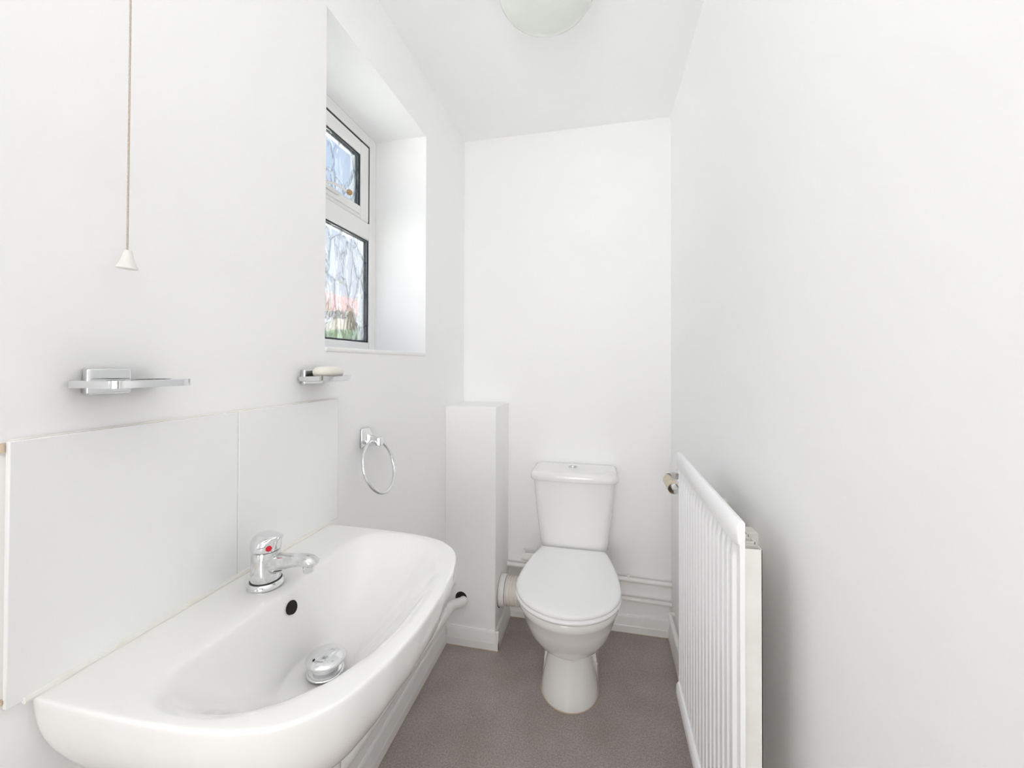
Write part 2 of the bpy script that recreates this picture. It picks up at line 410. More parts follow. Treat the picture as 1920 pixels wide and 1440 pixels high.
# casement stay: base, bar on its peg, brass knob
st = box('window_stay', -.2205, -.213, 1.02, 1.37, 1.812, 1.826, UPVC, win, .002)
box('stay_plate', -.2205, -.210, 1.150, 1.235, 1.829, 1.842, UPVC, st, .002)
tube('stay_arm', smooth_path([(-.214, 1.16, 1.846), (-.190, 1.20, 1.850), (-.186, 1.245, 1.842)], .02), .0045, UPVC, st, 12)
lathe('stay_knob', [(0, 0), (.004, .001), (.005, .008), (.0085, .012), (.0105, .018), (.0085, .025), (.004, .028), (0, .0285)], (-.188, 1.234, 1.843), BRASS, st, (.35, 1, .05), 20)
# inner sill board
o = box('trim_1', -.221, .004, WY0 + .0005, WY1 - .0005, WZ0 - .002, WZ0 + .012, GLOSS, None, .005, 3)
tag(o, 'white painted window board with a rounded nose', None, 'structure')

# unseen side window and doorway lining, both added for the light
w2 = empty('window_added', (-.15, (SY0 + SY1) / 2, SZ0), 'small unseen window added beside the viewer for the key light', None, 'structure')
for a_ in ((SY0, SY0 + .03, SZ0, SZ1), (SY1 - .03, SY1, SZ0, SZ1), (SY0 + .03, SY1 - .03, SZ0, SZ0 + .03), (SY0 + .03, SY1 - .03, SZ1 - .03, SZ1)):
    box('frame_bar', -.19, -.13, *a_, UPVC, w2, .004)
box('pane', -.163, -.157, SY0 + .028, SY1 - .028, SZ0 + .028, SZ1 - .028, GLASS, w2)
dl = empty('door_added', ((DX0 + DX1) / 2, YF - .05, 0), 'white lining of the unseen doorway added for fill light', None, 'structure')
box('door_jamb', DX0, DX0 + .025, YF - .105, YF + .008, 0, DZ, GLOSS, dl, .003)
box('door_jamb', DX1 - .025, DX1, YF - .105, YF + .008, 0, DZ, GLOSS, dl, .003)
lf = box('added_dark_leaf', DX1 + .02, DX1 + .06, YF - .86, YF - .112, .005, DZ - .03, WOOD, dl, .003)  # unseen dark leaf, added to give the chrome dark reflections
lathe('door_knob', [(0, 0), (.010, 0), (.008, .02), (.022, .035), (.024, .048), (.014, .058), (0, .06)], (DX1 + .02, YF - .80, 1.0), BRASS, lf, (-1, 0, 0), 24)
box('door_head', DX0 + .025, DX1 - .025, YF - .105, YF + .008, DZ - .025, DZ, GLOSS, dl, .003)

# ------------------------------------------------------------------ splashback
TX = .010
sb = empty('tiled_splashback', (0, .63, .84), 'two plain white glazed tiles side by side above the basin', 'splashback')
sz_0, sz_1 = .8405, 1.148
box('tile', .003, TX, .331, .6335, sz_0 - .004, sz_1, TILE, sb, .0012)
box('tile', .003, TX, .6358, .931, sz_0 - .004, sz_1, TILE, sb, .0012)
box('grout_joint', .002, TX - .0008, .6335, .6358, sz_0, sz_1 - .001, GROUT, sb)
box('adhesive_bed', .0005, .003, .334, .928, sz_0, sz_1 - .003, GROUT, sb)
tube('top_caulk', [(.004, .335 + i * .0297, sz_1 + .0004) for i in range(21)], [.0012 + .0008 * random.random() for _ in range(21)], SILICONE, sb, 8)
tube('grout_dab', [(.003, .329, 1.135), (.003, .329, 1.146)], .0022, MDF, sb, 8)
tube('grout_dab', [(.003, .329, .843), (.003, .329, .848)], .003, MDF, sb, 8)

# ------------------------------------------------------------------ wash basin
def rr_outline(x0, x1, y0, y1, rb, rf, bow, z, zf=None, bs=0.0):
    """D-shaped outline: wall at x0, front at x1"""
    pts = []
    yc = (y0 + y1) / 2
    def line(a, b, n):
        for i in range(n): pts.append((a[0] + (b[0] - a[0]) * i / n, a[1] + (b[1] - a[1]) * i / n))
    def arc(cx, cy, r, a0, a1, n):
        for i in range(n):
            a = R(a0 + (a1 - a0) * i / n); pts.append((cx + r * math.cos(a), cy + r * math.sin(a)))
    line((x0, y0 + rb), (x0, y1 - rb), 16)
    arc(x0 + rb, y1 - rb, rb, 180, 90, 6)
    line((x0 + rb, y1), (x1 - rf, y1), 14)
    arc(x1 - rf, y1 - rf, rf, 90, 0, 12)
    line((x1, y1 - rf), (x1, y0 + rf), 20)
    arc(x1 - rf, y0 + rf, rf, 0, -90, 12)
    line((x1 - rf, y0), (x0 + rb, y0), 14)
    arc(x0 + rb, y0 + rb, rb, -90, -180, 6)
    out = []
    hw = (y1 - y0) / 2
    for x, y in pts:
        k = (x - x0) / (x1 - x0)
        x2 = x + bow * k ** 2 * (1 - ((y - yc) / hw) ** 2)
        y2 = y + bs * math.copysign(1, y - yc) * abs((y - yc) / hw) * (1 - (2 * k - .7) ** 2)
        zz = z if zf is None else z + (zf - z) * max(0.0, min(1.0, k))
        out.append(Vector((x2, y2, zz)))
    return out
def lerp_loop(a, b, t, z=None):
    r = [p.lerp(q, t) for p, q in zip(a, b)]
    if z is not None:
        for p in r: p.z = z
    return r
BZ = .8345
basin = empty('wash_basin', (0.02, .626, .63), 'white ceramic wash basin with a wide D-shaped bowl below the splashback', 'basin')
BC = Vector((.200, .626))                       # rays from here meet every outline of the basin
def half_outline(tab):
    """tab: (half width, x) from the wall side round to the front -> closed polygon"""
    return [(x, h) for h, x in tab] + [(x, -h) for h, x in reversed(tab)]
OUT = half_outline([(.0, .003), (.270, .003), (.274, .007), (.274, .060), (.273, .13), (.271, .18), (.2665, .24), (.258, .29), (.245, .328), (.222, .358), (.195, .379), (.17, .389), (.12, .402), (.05, .410), (.0, .411)])
INN = half_outline([(.0, .126), (.15, .1265), (.19, .129), (.213, .134), (.232, .146), (.243, .165), (.248, .190), (.248, .215), (.243, .25), (.230, .28), (.209, .308), (.17, .343), (.11, .370), (.05, .381), (.0, .3825)])
PEDO = half_outline([(.0, .014), (.080, .014), (.092, .03), (.095, .10), (.09, .16), (.07, .21), (.04, .235), (.0, .243)])
angs = sorted([2 * math.pi * i / 120 for i in range(120)] + [math.atan2(sg * .271, .004 - BC.x) % (2 * math.pi) for sg in (-1, 1)])
def radial(poly, a, off=0.0):
    d = Vector((math.cos(a), math.sin(a))); best = 0
    for (x0, h0), (x1, h1) in zip(poly, poly[1:] + poly[:1]):
        p = Vector((x0 - BC.x, h0)); q = Vector((x1 - BC.x, h1)); e_ = q - p
        den = d.x * e_.y - d.y * e_.x
        if abs(den) < 1e-9: continue
        r_ = (p.x * e_.y - p.y * e_.x) / den; u_ = (p.x * d.y - p.y * d.x) / den
        if r_ > 0 and -1e-6 <= u_ <= 1 + 1e-6: best = max(best, r_)
    return best - off
def ring(poly, z, off=0.0):
    return [Vector((BC.x + radial(poly, a, off) * math.cos(a), BC.y + radial(poly, a, off) * math.sin(a), z)) for a in angs]
def oval_ring(x0, x1, hw, z, p=2.4):
    out = []
    for a in angs:
        ca, sa = math.cos(a), math.sin(a); ax = (x1 - BC.x) if ca > 0 else (BC.x - x0)
        r_ = (abs(ca / ax) ** p + abs(sa / hw) ** p) ** (-1 / p)
        out.append(Vector((BC.x + r_ * ca, BC.y + r_ * sa, z)))
    return out
PB = .694                                       # bowl bottom
loops = []
o0 = ring(OUT, BZ - .004); ped = ring(PEDO, .615)
for t, z in ((1.0, .615), (.76, .632), (.56, .652), (.40, .676)):
    loops.append(lerp_loop(ring(OUT, z, .03), ped, t, z))
loops += [ring(OUT, .704, .056), ring(OUT, .732, .034), ring(OUT, .758, .017), ring(OUT, .780, .008), ring(OUT, .802, .003), ring(OUT, .820, .0012), o0, ring(OUT, BZ - .001, .0012), ring(OUT, BZ, .004), ring(OUT, BZ, .012)]
A = ring(INN, BZ - .0006, -.006); B = ring(INN, BZ - .0055, .005); Bb = oval_ring(.152, .240, .075, PB + .004, 2.1)
loops.append(lerp_loop(ring(OUT, BZ, .012), A, .6, BZ)); loops += [A, B]
for t, f_ in ((.05, .055), (.14, .155), (.30, .33), (.48, .52), (.66, .70), (.83, .865), (.94, .965), (1.0, 1.0)):
    loops.append(lerp_loop(B, Bb, t, BZ - .0055 - f_ * (BZ - .0055 - PB - .003)))
cc = Vector((.208, .626, PB))
for t, z in ((.40, PB + .0012), (.75, PB)):
    loops.append(lerp_loop(Bb, [cc] * len(Bb), t, z))
bm = bmesh.new(); loft_bm(bm, loops, True, True)
link('basin_body', bm, CERAMIC, basin, subsurf=1)
# overflow on the rear slope: a dark disc paints the shade of the hole
nrm = Vector((.95, 0, .30)).normalized(); oc = Vector((.1385, .626, .8000))
lathe('overflow_shade_disc', [(0, -.004), (.0115, -.004), (.0115, .0006), (0, .0006)], oc, HOLE_SHADE, basin, nrm, 32)
# silicone bead where the basin meets the tiles
tube('sealant_bead', [(.011, .345 + i * .0185, BZ + .0022 + .0008 * random.random()) for i in range(31)], [.0034 + .002 * random.random() for _ in range(31)], SILICONE, basin, 8)

pd = empty('basin_pedestal', (0.1, .626, 0), 'white ceramic pedestal column under the wash basin', 'pedestal')
def ped_loop(w, x1, z, x0=.02): return rr_outline(x0, x1, .626 - w, .626 + w, .01, min(w * .8, .09), .012, z)
loops = [ped_loop(.112, .225, .0), ped_loop(.112, .225, .012), ped_loop(.100, .212, .05), ped_loop(.092, .200, .20), ped_loop(.092, .200, .42), ped_loop(.096, .208, .56), ped_loop(.102, .216, .6135)]
bm = bmesh.new(); loft_bm(bm, loops); link('pedestal_column', bm, CERAMIC, pd, angle=50)

# ------------------------------------------------------------------ basin tap
tap = empty('basin_tap', (.080, .626, BZ), 'small chrome single-lever mixer tap on the basin ledge', 'tap')
tcx, tcy = .082, .626
lathe('base_ring', [(0, 0), (.0300, 0), (.0305, .002), (.0295, .007), (.0265, .010), (0, .010)], (tcx, tcy, BZ), CHROME, tap)
lathe('gasket_ring', [(.0, .0095), (.0262, .0095), (.0262, .0118), (0, .0118)], (tcx, tcy, BZ), BLACK, tap)
lathe('tap_body', [(0, .011), (.0248, .011), (.0252, .016), (.0248, .030), (.0240, .050), (.0236, .061), (.0228, .064), (0, .064)], (tcx, tcy, BZ), CHROMEW, tap)
# spout, an oval tube leaving the body and turning down at the nozzle
def oval(cx, cz, hy, hz, tilt=0):
    return [Vector((cx - math.sin(tilt) * hz * math.sin(a), tcy + hy * math.cos(a), cz + math.cos(tilt) * hz * math.sin(a))) for a in [2 * math.pi * i / 24 for i in range(24)]]
bm = bmesh.new()
loft_bm(bm, [oval(tcx, BZ + .038, .019, .022), oval(tcx + .022, BZ + .041, .0165, .019), oval(tcx + .038, BZ + .046, .0145, .0140, .08), oval(tcx + .060, BZ + .0505, .0132, .0112, .08),
             oval(tcx + .083, BZ + .0535, .0130, .0105, .05), oval(tcx + .094, BZ + .0525, .0128, .0105, -.15), oval(tcx + .1015, BZ + .0495, .0115, .0085, -.6), oval(tcx + .105, BZ + .047, .007, .004, -.8)])
sp = link('spout', bm, CHROMEW, tap, angle=60)
lathe('nozzle', [(0, 0), (.0088, 0), (.0092, .002), (.0092, .014), (0, .014)], (tcx + .0905, tcy, BZ + .0335), CHROME, sp, (-.08, 0, 1), 28)
# lever cap: dome with a beak at the front
bm = bmesh.new(); loops = []
N = 40
for (h, r, ex, lift) in [(.0665 - .002 + (h - .0665) * .78, r, ex * .8, l) for (h, r, ex, l) in ((.0665, .0232, 0, 0), (.069, .0250, .0, 0), (.074, .0256, .001, 0), (.084, .0250, .003, 0), (.0915, .0236, .007, .0005), (.0965, .0212, .016, .0012), (.1005, .0180, .024, .0005), (.1040, .0130, .022, -.001), (.1062, .0070, .012, -.001), (.1068, .002, .003, 0))]:
    lp = []
    for i in range(N):
        a = 2 * math.pi * i / N; cx_, sy_ = math.cos(a), math.sin(a)
        fwd = max(0, cx_) ** 1.5
        lp.append(Vector((tcx - .0005 + r * cx_ + ex * fwd, tcy + r * sy_ * (1 - .18 * fwd * (ex > .01)), BZ + h + lift * fwd)))
    loops.append(lp)
loft_bm(bm, loops); hd = link('lever', bm, CHROME, tap, angle=60)
ia = R(-38); idir = Vector((math.cos(ia), math.sin(ia), 0)); ic = Vector((tcx, tcy, BZ + .0745)) + idir * .0262
lathe('indicator_bezel', [(0, -.002), (.0060, -.002), (.0060, .0006), (0, .0006)], ic, CHROME, hd, idir, 24)
lathe('hot_indicator', [(0, -.002), (.0052, -.002), (.0050, .0012), (0, .0014)], ic, REDDOT, hd, idir, 24)

# ------------------------------------------------------------------ basin waste plug
wp = empty('waste_plug', (.215, .626, .683), 'round chrome mushroom-shaped plug raised in the basin waste', 'plug')
wc = (.208, .626, PB + .0050)
lathe('flange', [(0, .0), (.0305, .0), (.0310, .0012), (.0300, .0025), (.0285, .003), (0, .003)], wc, CHROME, wp, (.03, 0, 1))
lathe('plug_stem', [(0, .003), (.0285, .003), (.0280, .006), (.0235, .0085), (.0225, .018), (.022, .019), (0, .019)], wc, CHROME, wp, (.03, 0, 1))
lathe('plug_cap', [(0, .0185), (.029, .0185), (.0325, .0205), (.0335, .0225), (.0325, .0245), (.027, .0285), (.018, .0315), (.009, .0330), (0, .0334)], wc, CHROME, wp, (.05, 0, 1), 48, angle=60)

# ------------------------------------------------------------------ toilet
TXC = .566
toilet = empty('toilet', (TXC, 1.62, 0), 'white close-coupled toilet with its lid closed', 'toilet')
def plan(yf, yc, yb, w, wb, z, cx=TXC, nf=28, ns=10, nb=8, p=2.0):
    """egg-shaped outline: rounded front at yf, widest w at yc, straight back of half width wb at yb"""
    right = []
    for i in range(nf + 1):
        a = math.pi / 2 * i / nf
        right.append((w * math.sin(a) ** (2 / p), yc - (yc - yf) * math.cos(a) ** (2 / p)))
    for i in range(1, ns + 1):
        t = i / ns
        right.append((w + (wb - w) * t ** 1.8, yc + (yb - yc) * t))
    pts = [(cx + x, y) for x, y in right]
    for i in range(1, nb): pts.append((cx + wb - 2 * wb * i / nb, yb))
    pts += [(cx - x, y) for x, y in reversed(right[1:])]
    return [Vector((x, y, z)) for x, y in pts]
# bowl
bm = bmesh.new()
loft_bm(bm, [plan(1.55, 1.60, 1.70, .045, .045, .150), plan(1.50, 1.58, 1.72, .072, .07, .158), plan(1.455, 1.57, 1.75, .098, .085, .180), plan(1.405, 1.55, 1.765, .128, .095, .220), plan(1.362, 1.53, 1.775, .152, .11, .270),
             plan(1.330, 1.515, 1.785, .168, .12, .325), plan(1.312, 1.505, 1.79, .177, .128, .365), plan(1.306, 1.50, 1.79, .181, .130, .372), plan(1.303, 1.50, 1.795, .183, .132, .385), plan(1.303, 1.50, 1.80, .183, .133, .398), plan(1.309, 1.50, 1.80, .178, .130, .403)])
link('pan_bowl', bm, CERAMIC, toilet, angle=55)
box('pan_deck', TXC - .125, TXC + .125, 1.70, 1.935, .355, .405, CERAMIC, toilet, .02, 4)
# pedestal: rounded front column plus a recessed rear foot
bm = bmesh.new()
loft_bm(bm, [plan(1.445, 1.57, 1.66, .108, .104, 0), plan(1.444, 1.57, 1.66, .109, .105, .006), plan(1.452, 1.572, 1.66, .104, .100, .03), plan(1.468, 1.578, 1.66, .094, .09, .08), plan(1.486, 1.584, 1.66, .084, .08, .13), plan(1.500, 1.59, 1.66, .076, .072, .175), plan(1.52, 1.60, 1.66, .070, .068, .23)])
pf = link('pan_pedestal', bm, CERAMIC, toilet, angle=55)
bm = bmesh.new()
def rloop(w, y0, y1, z, r=.03): return [Vector((TXC + x, y, z)) for x, y in ((-w, y0), (w, y0), (w, y1 - r), (w - r, y1), (-w + r, y1), (-w, y1 - r))]
loft_bm(bm, [rloop(.111, 1.60, 1.80, 0), rloop(.110, 1.60, 1.80, .01), rloop(.104, 1.605, 1.80, .07), rloop(.094, 1.61, 1.80, .14), rloop(.084, 1.62, 1.79, .22), rloop(.075, 1.63, 1.78, .30)])
link('pan_foot', bm, CERAMIC, toilet, bevel=.012, bseg=3)
tube('outlet_spigot', smooth_path([(TXC - .02, 1.80, .215), (TXC - .11, 1.80, .205), (TXC - .15, 1.80, .205)], .05), .052, CERAMIC, toilet, 24)
lathe('bolt_cap', [(0, 0), (.007, 0), (.007, .004), (.004, .007), (0, .0075)], (TXC + .098, 1.606, .075), BEIGE, toilet, (.5, -1, .25), 16)
bm = bmesh.new(); loft_bm(bm, [plan(1.4425, 1.57, 1.66, .1105, .1065, 0.0003), plan(1.4430, 1.57, 1.66, .1100, .106, .0030)]); link('floor_sealant', bm, MDF, toilet)
# seat ring and lid
bm = bmesh.new()
loft_bm(bm, [plan(1.306, 1.49, 1.762, .176, .126, .405), plan(1.291, 1.482, 1.766, .187, .134, .407), plan(1.288, 1.480, 1.768, .190, .136, .414), plan(1.290, 1.481, 1.767, .188, .135, .4195), plan(1.30, 1.485, 1.764, .180, .130, .421)])
link('seat', bm, LIDPLASTIC, toilet, angle=70)
bm = bmesh.new()
loft_bm(bm, [plan(1.305, 1.487, 1.760, .178, .130, .4225), plan(1.293, 1.482, 1.768, .1865, .1365, .4235), plan(1.2905, 1.481, 1.770, .1885, .1385, .429), plan(1.2915, 1.481, 1.770, .1880, .138, .4345), plan(1.297, 1.484, 1.768, .184, .136, .4385), plan(1.312, 1.49, 1.760, .172, .130, .4403), plan(1.36, 1.50, 1.74, .13, .11, .4420), plan(1.44, 1.53, 1.68, .07, .07, .4430)])
link('lid', bm, LIDPLASTIC, toilet, angle=70)
for s in (-1, 1): lathe('hinge', [(0, -.012), (.010, -.012), (.010, .012), (0, .012)], (TXC + s * .075, 1.778, .415), LIDPLASTIC, toilet, (1, 0, 0), 20)
# cistern
def cis(w, yf, z, bow=.012, yb=1.945, r=.035):
    pts = []
    def arc(cx, cy, rr, a0, a1, n=8):
        for i in range(n + 1):
            a = R(a0 + (a1 - a0) * i / n); pts.append((cx + rr * math.cos(a), cy + rr * math.sin(a)))
    arc(w - .008, yb - .008, .008, 0, 90, 3); arc(-w + .008, yb - .008, .008, 90, 180, 3)
    arc(-w + r, yf + r, r, 180, 270); 
    for i in range(1, 12):
        x = -w + r + (2 * w - 2 * r) * i / 12; pts.append((x, yf))
    arc(w - r, yf + r, r, 270, 360)
    out = []
    for x, y in pts:
        k = (yb - y) / (yb - yf); out.append(Vector((TXC + x, y - bow * k * (1 - (x / w) ** 2), z)))
    return out
bm = bmesh.new()
loft_bm(bm, [cis(.125, 1.815, .408), cis(.138, 1.800, .412), cis(.146, 1.793, .424), cis(.152, 1.788, .46), cis(.160, 1.782, .53), cis(.168, 1.776, .60), cis(.174, 1.772, .67), cis(.178, 1.770, .728)])
link('cistern', bm, CERAMIC, toilet, angle=55)
bm = bmesh.new()
loft_bm(bm, [cis(.178, 1.768, .7285), cis(.187, 1.760, .7290), cis(.1895, 1.757, .733), cis(.1895, 1.757, .748), cis(.188, 1.7585, .757), cis(.183, 1.763, .7635), cis(.174, 1.771, .7665), cis(.15, 1.79, .7680, yb=1.935), cis(.08, 1.83, .7685, yb=1.92, r=.03)])
link('cistern_lid', bm, CERAMIC, toilet, angle=60)
fb = lathe('flush_button', [(0, 0), (.021, 0), (.0215, .003), (.020, .0055), (.017, .006), (0, .006)], (TXC - .008, 1.868, .767), CHROME, toilet, n=32)
lathe('button_plunger', [(0, .004), (.0165, .004), (.016, .0085), (.012, .010), (0, .0105)], (TXC - .008, 1.868, .767), CHROME, fb, n=32)
# inlet valve tail under the left of the cistern
tube('inlet_valve', [(.425, 1.885, .325), (.325, 1.885, .325), (.316, 1.885, .325)], [.0175, .0175, .013], PIPEW, toilet, 20)
tube('inlet_valve', [(.327, 1.885, .335), (.327, 1.885, .352)], .007, PIPEW, toilet, 12)
tube('inlet_riser', [(.405, 1.885, .33), (.43, 1.885, .415)], .012, PIPEW, toilet, 14)

# ------------------------------------------------------------------ soil pipe connector between toilet and casing
pc = empty('pan_connector', (.30, 1.80, .205), 'ribbed cream rubber connector pipe between casing and toilet', 'pipe')
lathe('gap_shade_disc', [(0, 0), (.0715, 0), (.0715, .0012), (0, .0012)], (.2350, 1.80, .203), HOLE_SHADE, pc, (1, 0, 0), 40)  # dark disc painting the shade of the gap round the sleeve
lathe('sleeve_edge', [(.060, 0), (.0695, 0), (.0695, .005), (.060, .005)], (.2362, 1.80, .205), CONNECTOR, pc, (1, 0, 0), 40)
lathe('collar', [(.060, 0), (.0665, 0), (.0670, .003), (.0670, .017), (.0655, .021), (.060, .021)], (.2405, 1.80, .205), CONNCOLLAR, pc, (1, 0, 0), 40)
prof = [(.05, 0)]
for i in range(9):
    h = .001 + i * .0125
    prof += [(.0585, h), (.0640 - .0006 * i, h + .003), (.0640 - .0006 * i, h + .0075), (.0585, h + .0105)]
prof += [(.05, .112)]
lathe('corrugated_sleeve', prof, (.2615, 1.80, .205), CONNECTOR, pc, (1, 0, 0), 40, angle=30)

# ------------------------------------------------------------------ service pipes
def pipe(name, path, r, label, n=14, rad=.03, clips=()):
    e_ = empty(name, path[0], label, 'pipe')
    tube('pipe_run', smooth_path(path, rad), r, PIPEW, e_, n)
    for c_ in clips: 
        box('pipe_clip', c_[0] - .007, c_[0] + .007, c_[1] - .0, D, c_[2] - .006, c_[2] + r + .006, PIPEW, e_, .003)
    return e_
pipe('service_pipe', [(.236, 1.927, .262), (W - .001, 1.927, .247)], .0110, 'upper white-painted pipe running along the wall behind the toilet', clips=((.808, 1.925, .252),))
pipe('service_pipe', [(.47, 1.929, .168), (W - .001, 1.929, .158)], .0098, 'lower white-painted pipe running along the wall behind the toilet', clips=((.60, 1.927, .166),))
pipe('heating_pipe', [(W - .0005, 1.868, .150), (.977, 1.868, .150), (.975, .62, .150), (.975, .62, .012)], .0095, 'white-painted pipe turning along the right wall under the radiator', rad=.018)
wpp = pipe('waste_pipe', [(.052, .735, .252), (.052, 1.640, .200), (.088, 1.688, .192), (.090, 1.7015, .192)], .0205, 'white waste pipe running from the basin into the pipe casing', 20, .04)
lathe('gap_shade_disc', [(0, 0), (.0265, 0), (.0265, .0010), (0, .0010)], (.078, 1.7018, .203), HOLE_SHADE, wpp, (0, -1, 0), 30)  # shade of the cut-out round the pipe, painted as a dark disc
pipe('supply_pipe', [(.038, .735, .306), (.038, 1.60, .272), (.040, 1.7015, .262)], .0105, 'thin white pipe above the waste pipe, entering the pipe casing', 14, .04)

# ------------------------------------------------------------------ radiator
RX = .898; RY0, RY1, RZ0, RZ1 = .718, 1.240, .292, .988
rad = empty('radiator', (.93, (RY0 + RY1) / 2, RZ0), 'white fluted panel radiator mounted on the right wall', 'radiator')
bm = bmesh.new()
nf = 17; m0 = .016
pitch = (RY1 - RY0 - 2 * m0) / nf
prof = [(RY0, 0), (RY0 + m0 * .7, 0)]
for i in range(nf):
    y = RY0 + m0 + i * pitch
    prof += [(y + pitch * .10, 0), (y + pitch * .24, 1), (y + pitch * .76, 1), (y + pitch * .90, 0)]
prof += [(RY1 - m0 * .7, 0), (RY1, 0)]
rows = [(RZ0 + .006, 0), (RZ0 + .048, 0), (RZ0 + .062, .6), (RZ0 + .075, 1), (RZ1 - .072, 1), (RZ1 - .060, .6), (RZ1 - .046, 0), (RZ1 - .006, 0)]
back = RX + .010
loops = []
for z, k in rows:
    fr = [Vector((RX + .0055 - .0055 * d * k, y, z)) for y, d in prof]
    loops.append(fr + [Vector((back, RY1, z)), Vector((back, RY0, z))])
loft_bm(bm, loops)
link('front_panel', bm, RADPAINT, rad, angle=40)
# rolled top rail standing proud of the flutes, with chamfered ends
def rail(name, z0, z1, flip=False):
    pr = [(RX + .011, z0), (RX + .001, z0), (RX - .004, z0 + .006), (RX - .005, z1 - .010), (RX - .001, z1 - .002), (RX + .004, z1), (RX + .011, z1 - .002)]
    if flip: pr = [(x, z0 + z1 - z) for x, z in pr]
    bm = bmesh.new()
    lp = [[Vector((x + (.006 if e_ and x < RX + .002 else 0), y, z)) for x, z in pr] for y, e_ in ((RY0 - .0005, 1), (RY0 + .010, 0), (RY1 - .010, 0), (RY1, 1))]
    loft_bm(bm, lp); return link(name, bm, RADPAINT, rad, bevel=.0012)
rail('top_rail', RZ1 - .044, RZ1)
rail('bottom_rail', RZ0, RZ0 + .040, True)
box('edge_seam', RX + .0045, RX + .0125, RY0 - .002, RY0 + .003, RZ0 + .004, RZ1 - .004, RADPAINT, rad, .001)
box('edge_seam', RX + .0045, RX + .0125, RY1 - .003, RY1 + .002, RZ0 + .004, RZ1 - .004, RADPAINT, rad, .001)
# folded convector sheet behind the panel
bm = bmesh.new(); pts = []
y = RY0 + .006; xa, xb = RX + .012, RX + .039; k = 0
while y < RY1 - .03:
    pts += [(xa, y), (xb, y), (xb, y + .018), (xa, y + .018)]; y += .0305
top, bot = .940, .345; tt = .0011
offs = []
for (p, q) in zip(pts, pts[1:]):
    x0_, x1_ = sorted((p[0], q[0])); y0_, y1_ = sorted((p[1], q[1]))
    box_bm(bm, x0_ - tt / 2, x1_ + tt / 2, y0_ - tt / 2, y1_ + tt / 2, bot, top)
link('convector_sheet', bm, RADINNER, rad, smooth=False)
for yy in (.93, 1.12):
    for zz in (.38, .86):
        box('wall_bracket', RX + .038, W, yy - .018, yy + .018, zz, zz + .035, RADINNER, rad, .002)
# valve and tail at the near bottom corner
lathe('valve_body', [(0, 0), (.012, 0), (.014, .006), (.014, .040), (.010, .046), (0, .046)], (RX + .02, RY0 - .028, RZ0 - .006), CHROME, rad, (0, 0, 1), 20)
tube('valve_tail', [(RX + .02, RY0 - .028, RZ0 + .018), (RX + .016, RY0 + .006, RZ0 + .020)], .009, CHROME, rad, 14)
tube('valve_feed', [(RX + .02, RY0 - .028, RZ0), (RX + .02, RY0 - .028, 0)], .0078, PIPEW, rad, 14)

# ------------------------------------------------------------------ toilet roll holder and empty tube
rh = empty('toilet_roll_holder', (W, 1.70, .772), 'chrome toilet roll holder on the wall past the radiator', 'holder')
box('backplate', W - .010, W, 1.705, 1.760, .768, .812, CHROME, rh, .002)
box('arm', .944, W - .008, 1.742, 1.752, .772, .800, CHROME, rh, .002)
tube('spindle', [(.952, 1.748, .781), (.952, 1.592, .781)], .0105, LIDPLASTIC, rh, 20)
box('end_cap', .947, .975, 1.582, 1.594, .762, .782, CHROME, rh, .0015)
bm = bmesh.new()
q0 = [Vector((.951 + .0205 * math.cos(a), 1.735, .772 + .0205 * math.sin(a))) for a in [2 * math.pi * i / 40 for i in range(40)]]
mv = lambda lp, s, y: [Vector((.951 + (p.x - .951) * s, y, .772 + (p.z - .772) * s)) for p in lp]
lps = [q0, mv(q0, 1, 1.612), mv(q0, .95, 1.612), mv(q0, .95, 1.735), q0]
vs = [[bm.verts.new(p) for p in lp] for lp in lps[:-1]]; vs.append(vs[0])
for a, b in zip(vs, vs[1:]):
    for i in range(40): bm.faces.new((a[i], a[(i + 1) % 40], b[(i + 1) % 40], b[i]))
tag(link('cardboard_tube', bm, CARD, angle=50), 'empty beige cardboard toilet roll tube on the chrome holder', 'tube')

# ------------------------------------------------------------------ wall accessories on the left wall
def tray_loop(x0, x1, y0, y1, r, z, n=8, bow=.0):
    pts = []
    for cx, cy, a0 in ((x1 - r, y0 + r, -90), (x1 - r, y1 - r, 0), (x0 + .004, y1 - .004, 90), (x0 + .004, y0 + .004, 180)):
        rr = r if cx == x1 - r else .004
        for i in range(n + 1):
            a = R(a0 + 90 * i / n); pts.append(Vector((cx + rr * math.cos(a), cy + rr * math.sin(a), z)))
    return pts
def backplate(parent, y0, y1, z0, z1, t=.012):
    box('backplate', .0, t, y0, y1, z0, z1, CHROME, parent, .0035, 3)
# toothbrush holder
th = empty('toothbrush_holder', (0, .435, 1.215), 'empty chrome toothbrush and tumbler holder below the hanging pull cord', 'holder')
backplate(th, .402, .455, 1.196, 1.233)
bm = bmesh.new()
def ring_edges(pts):
    vs = [bm.verts.new(p) for p in pts]
    return [bm.edges.new((vs[i], vs[(i + 1) % len(vs)])) for i in range(len(vs))]
ol = tray_loop(.006, .092, .384, .492, .030, 1.2170)
ol = [p for i, p in enumerate(ol) if (p - ol[i - 1]).length > 1e-6]
eds = ring_edges(ol)
for (cx_, cy_, cr_) in ((.050, .409, .0100), (.026, .440, .0075), (.050, .454, .0220)):
    eds += ring_edges([(cx_ + cr_ * math.cos(2 * math.pi * i / 32), cy_ + cr_ * math.sin(2 * math.pi * i / 32), 1.2170) for i in range(32)])
bmesh.ops.triangle_fill(bm, use_beauty=True, use_dissolve=False, edges=eds)
ext = bmesh.ops.extrude_face_region(bm, geom=bm.faces[:])
for v in [g for g in ext['geom'] if isinstance(g, bmesh.types.BMVert)]: v.co.z -= .0095
link('holder_plate', bm, CHROME, th, bevel=.0016, bseg=2)
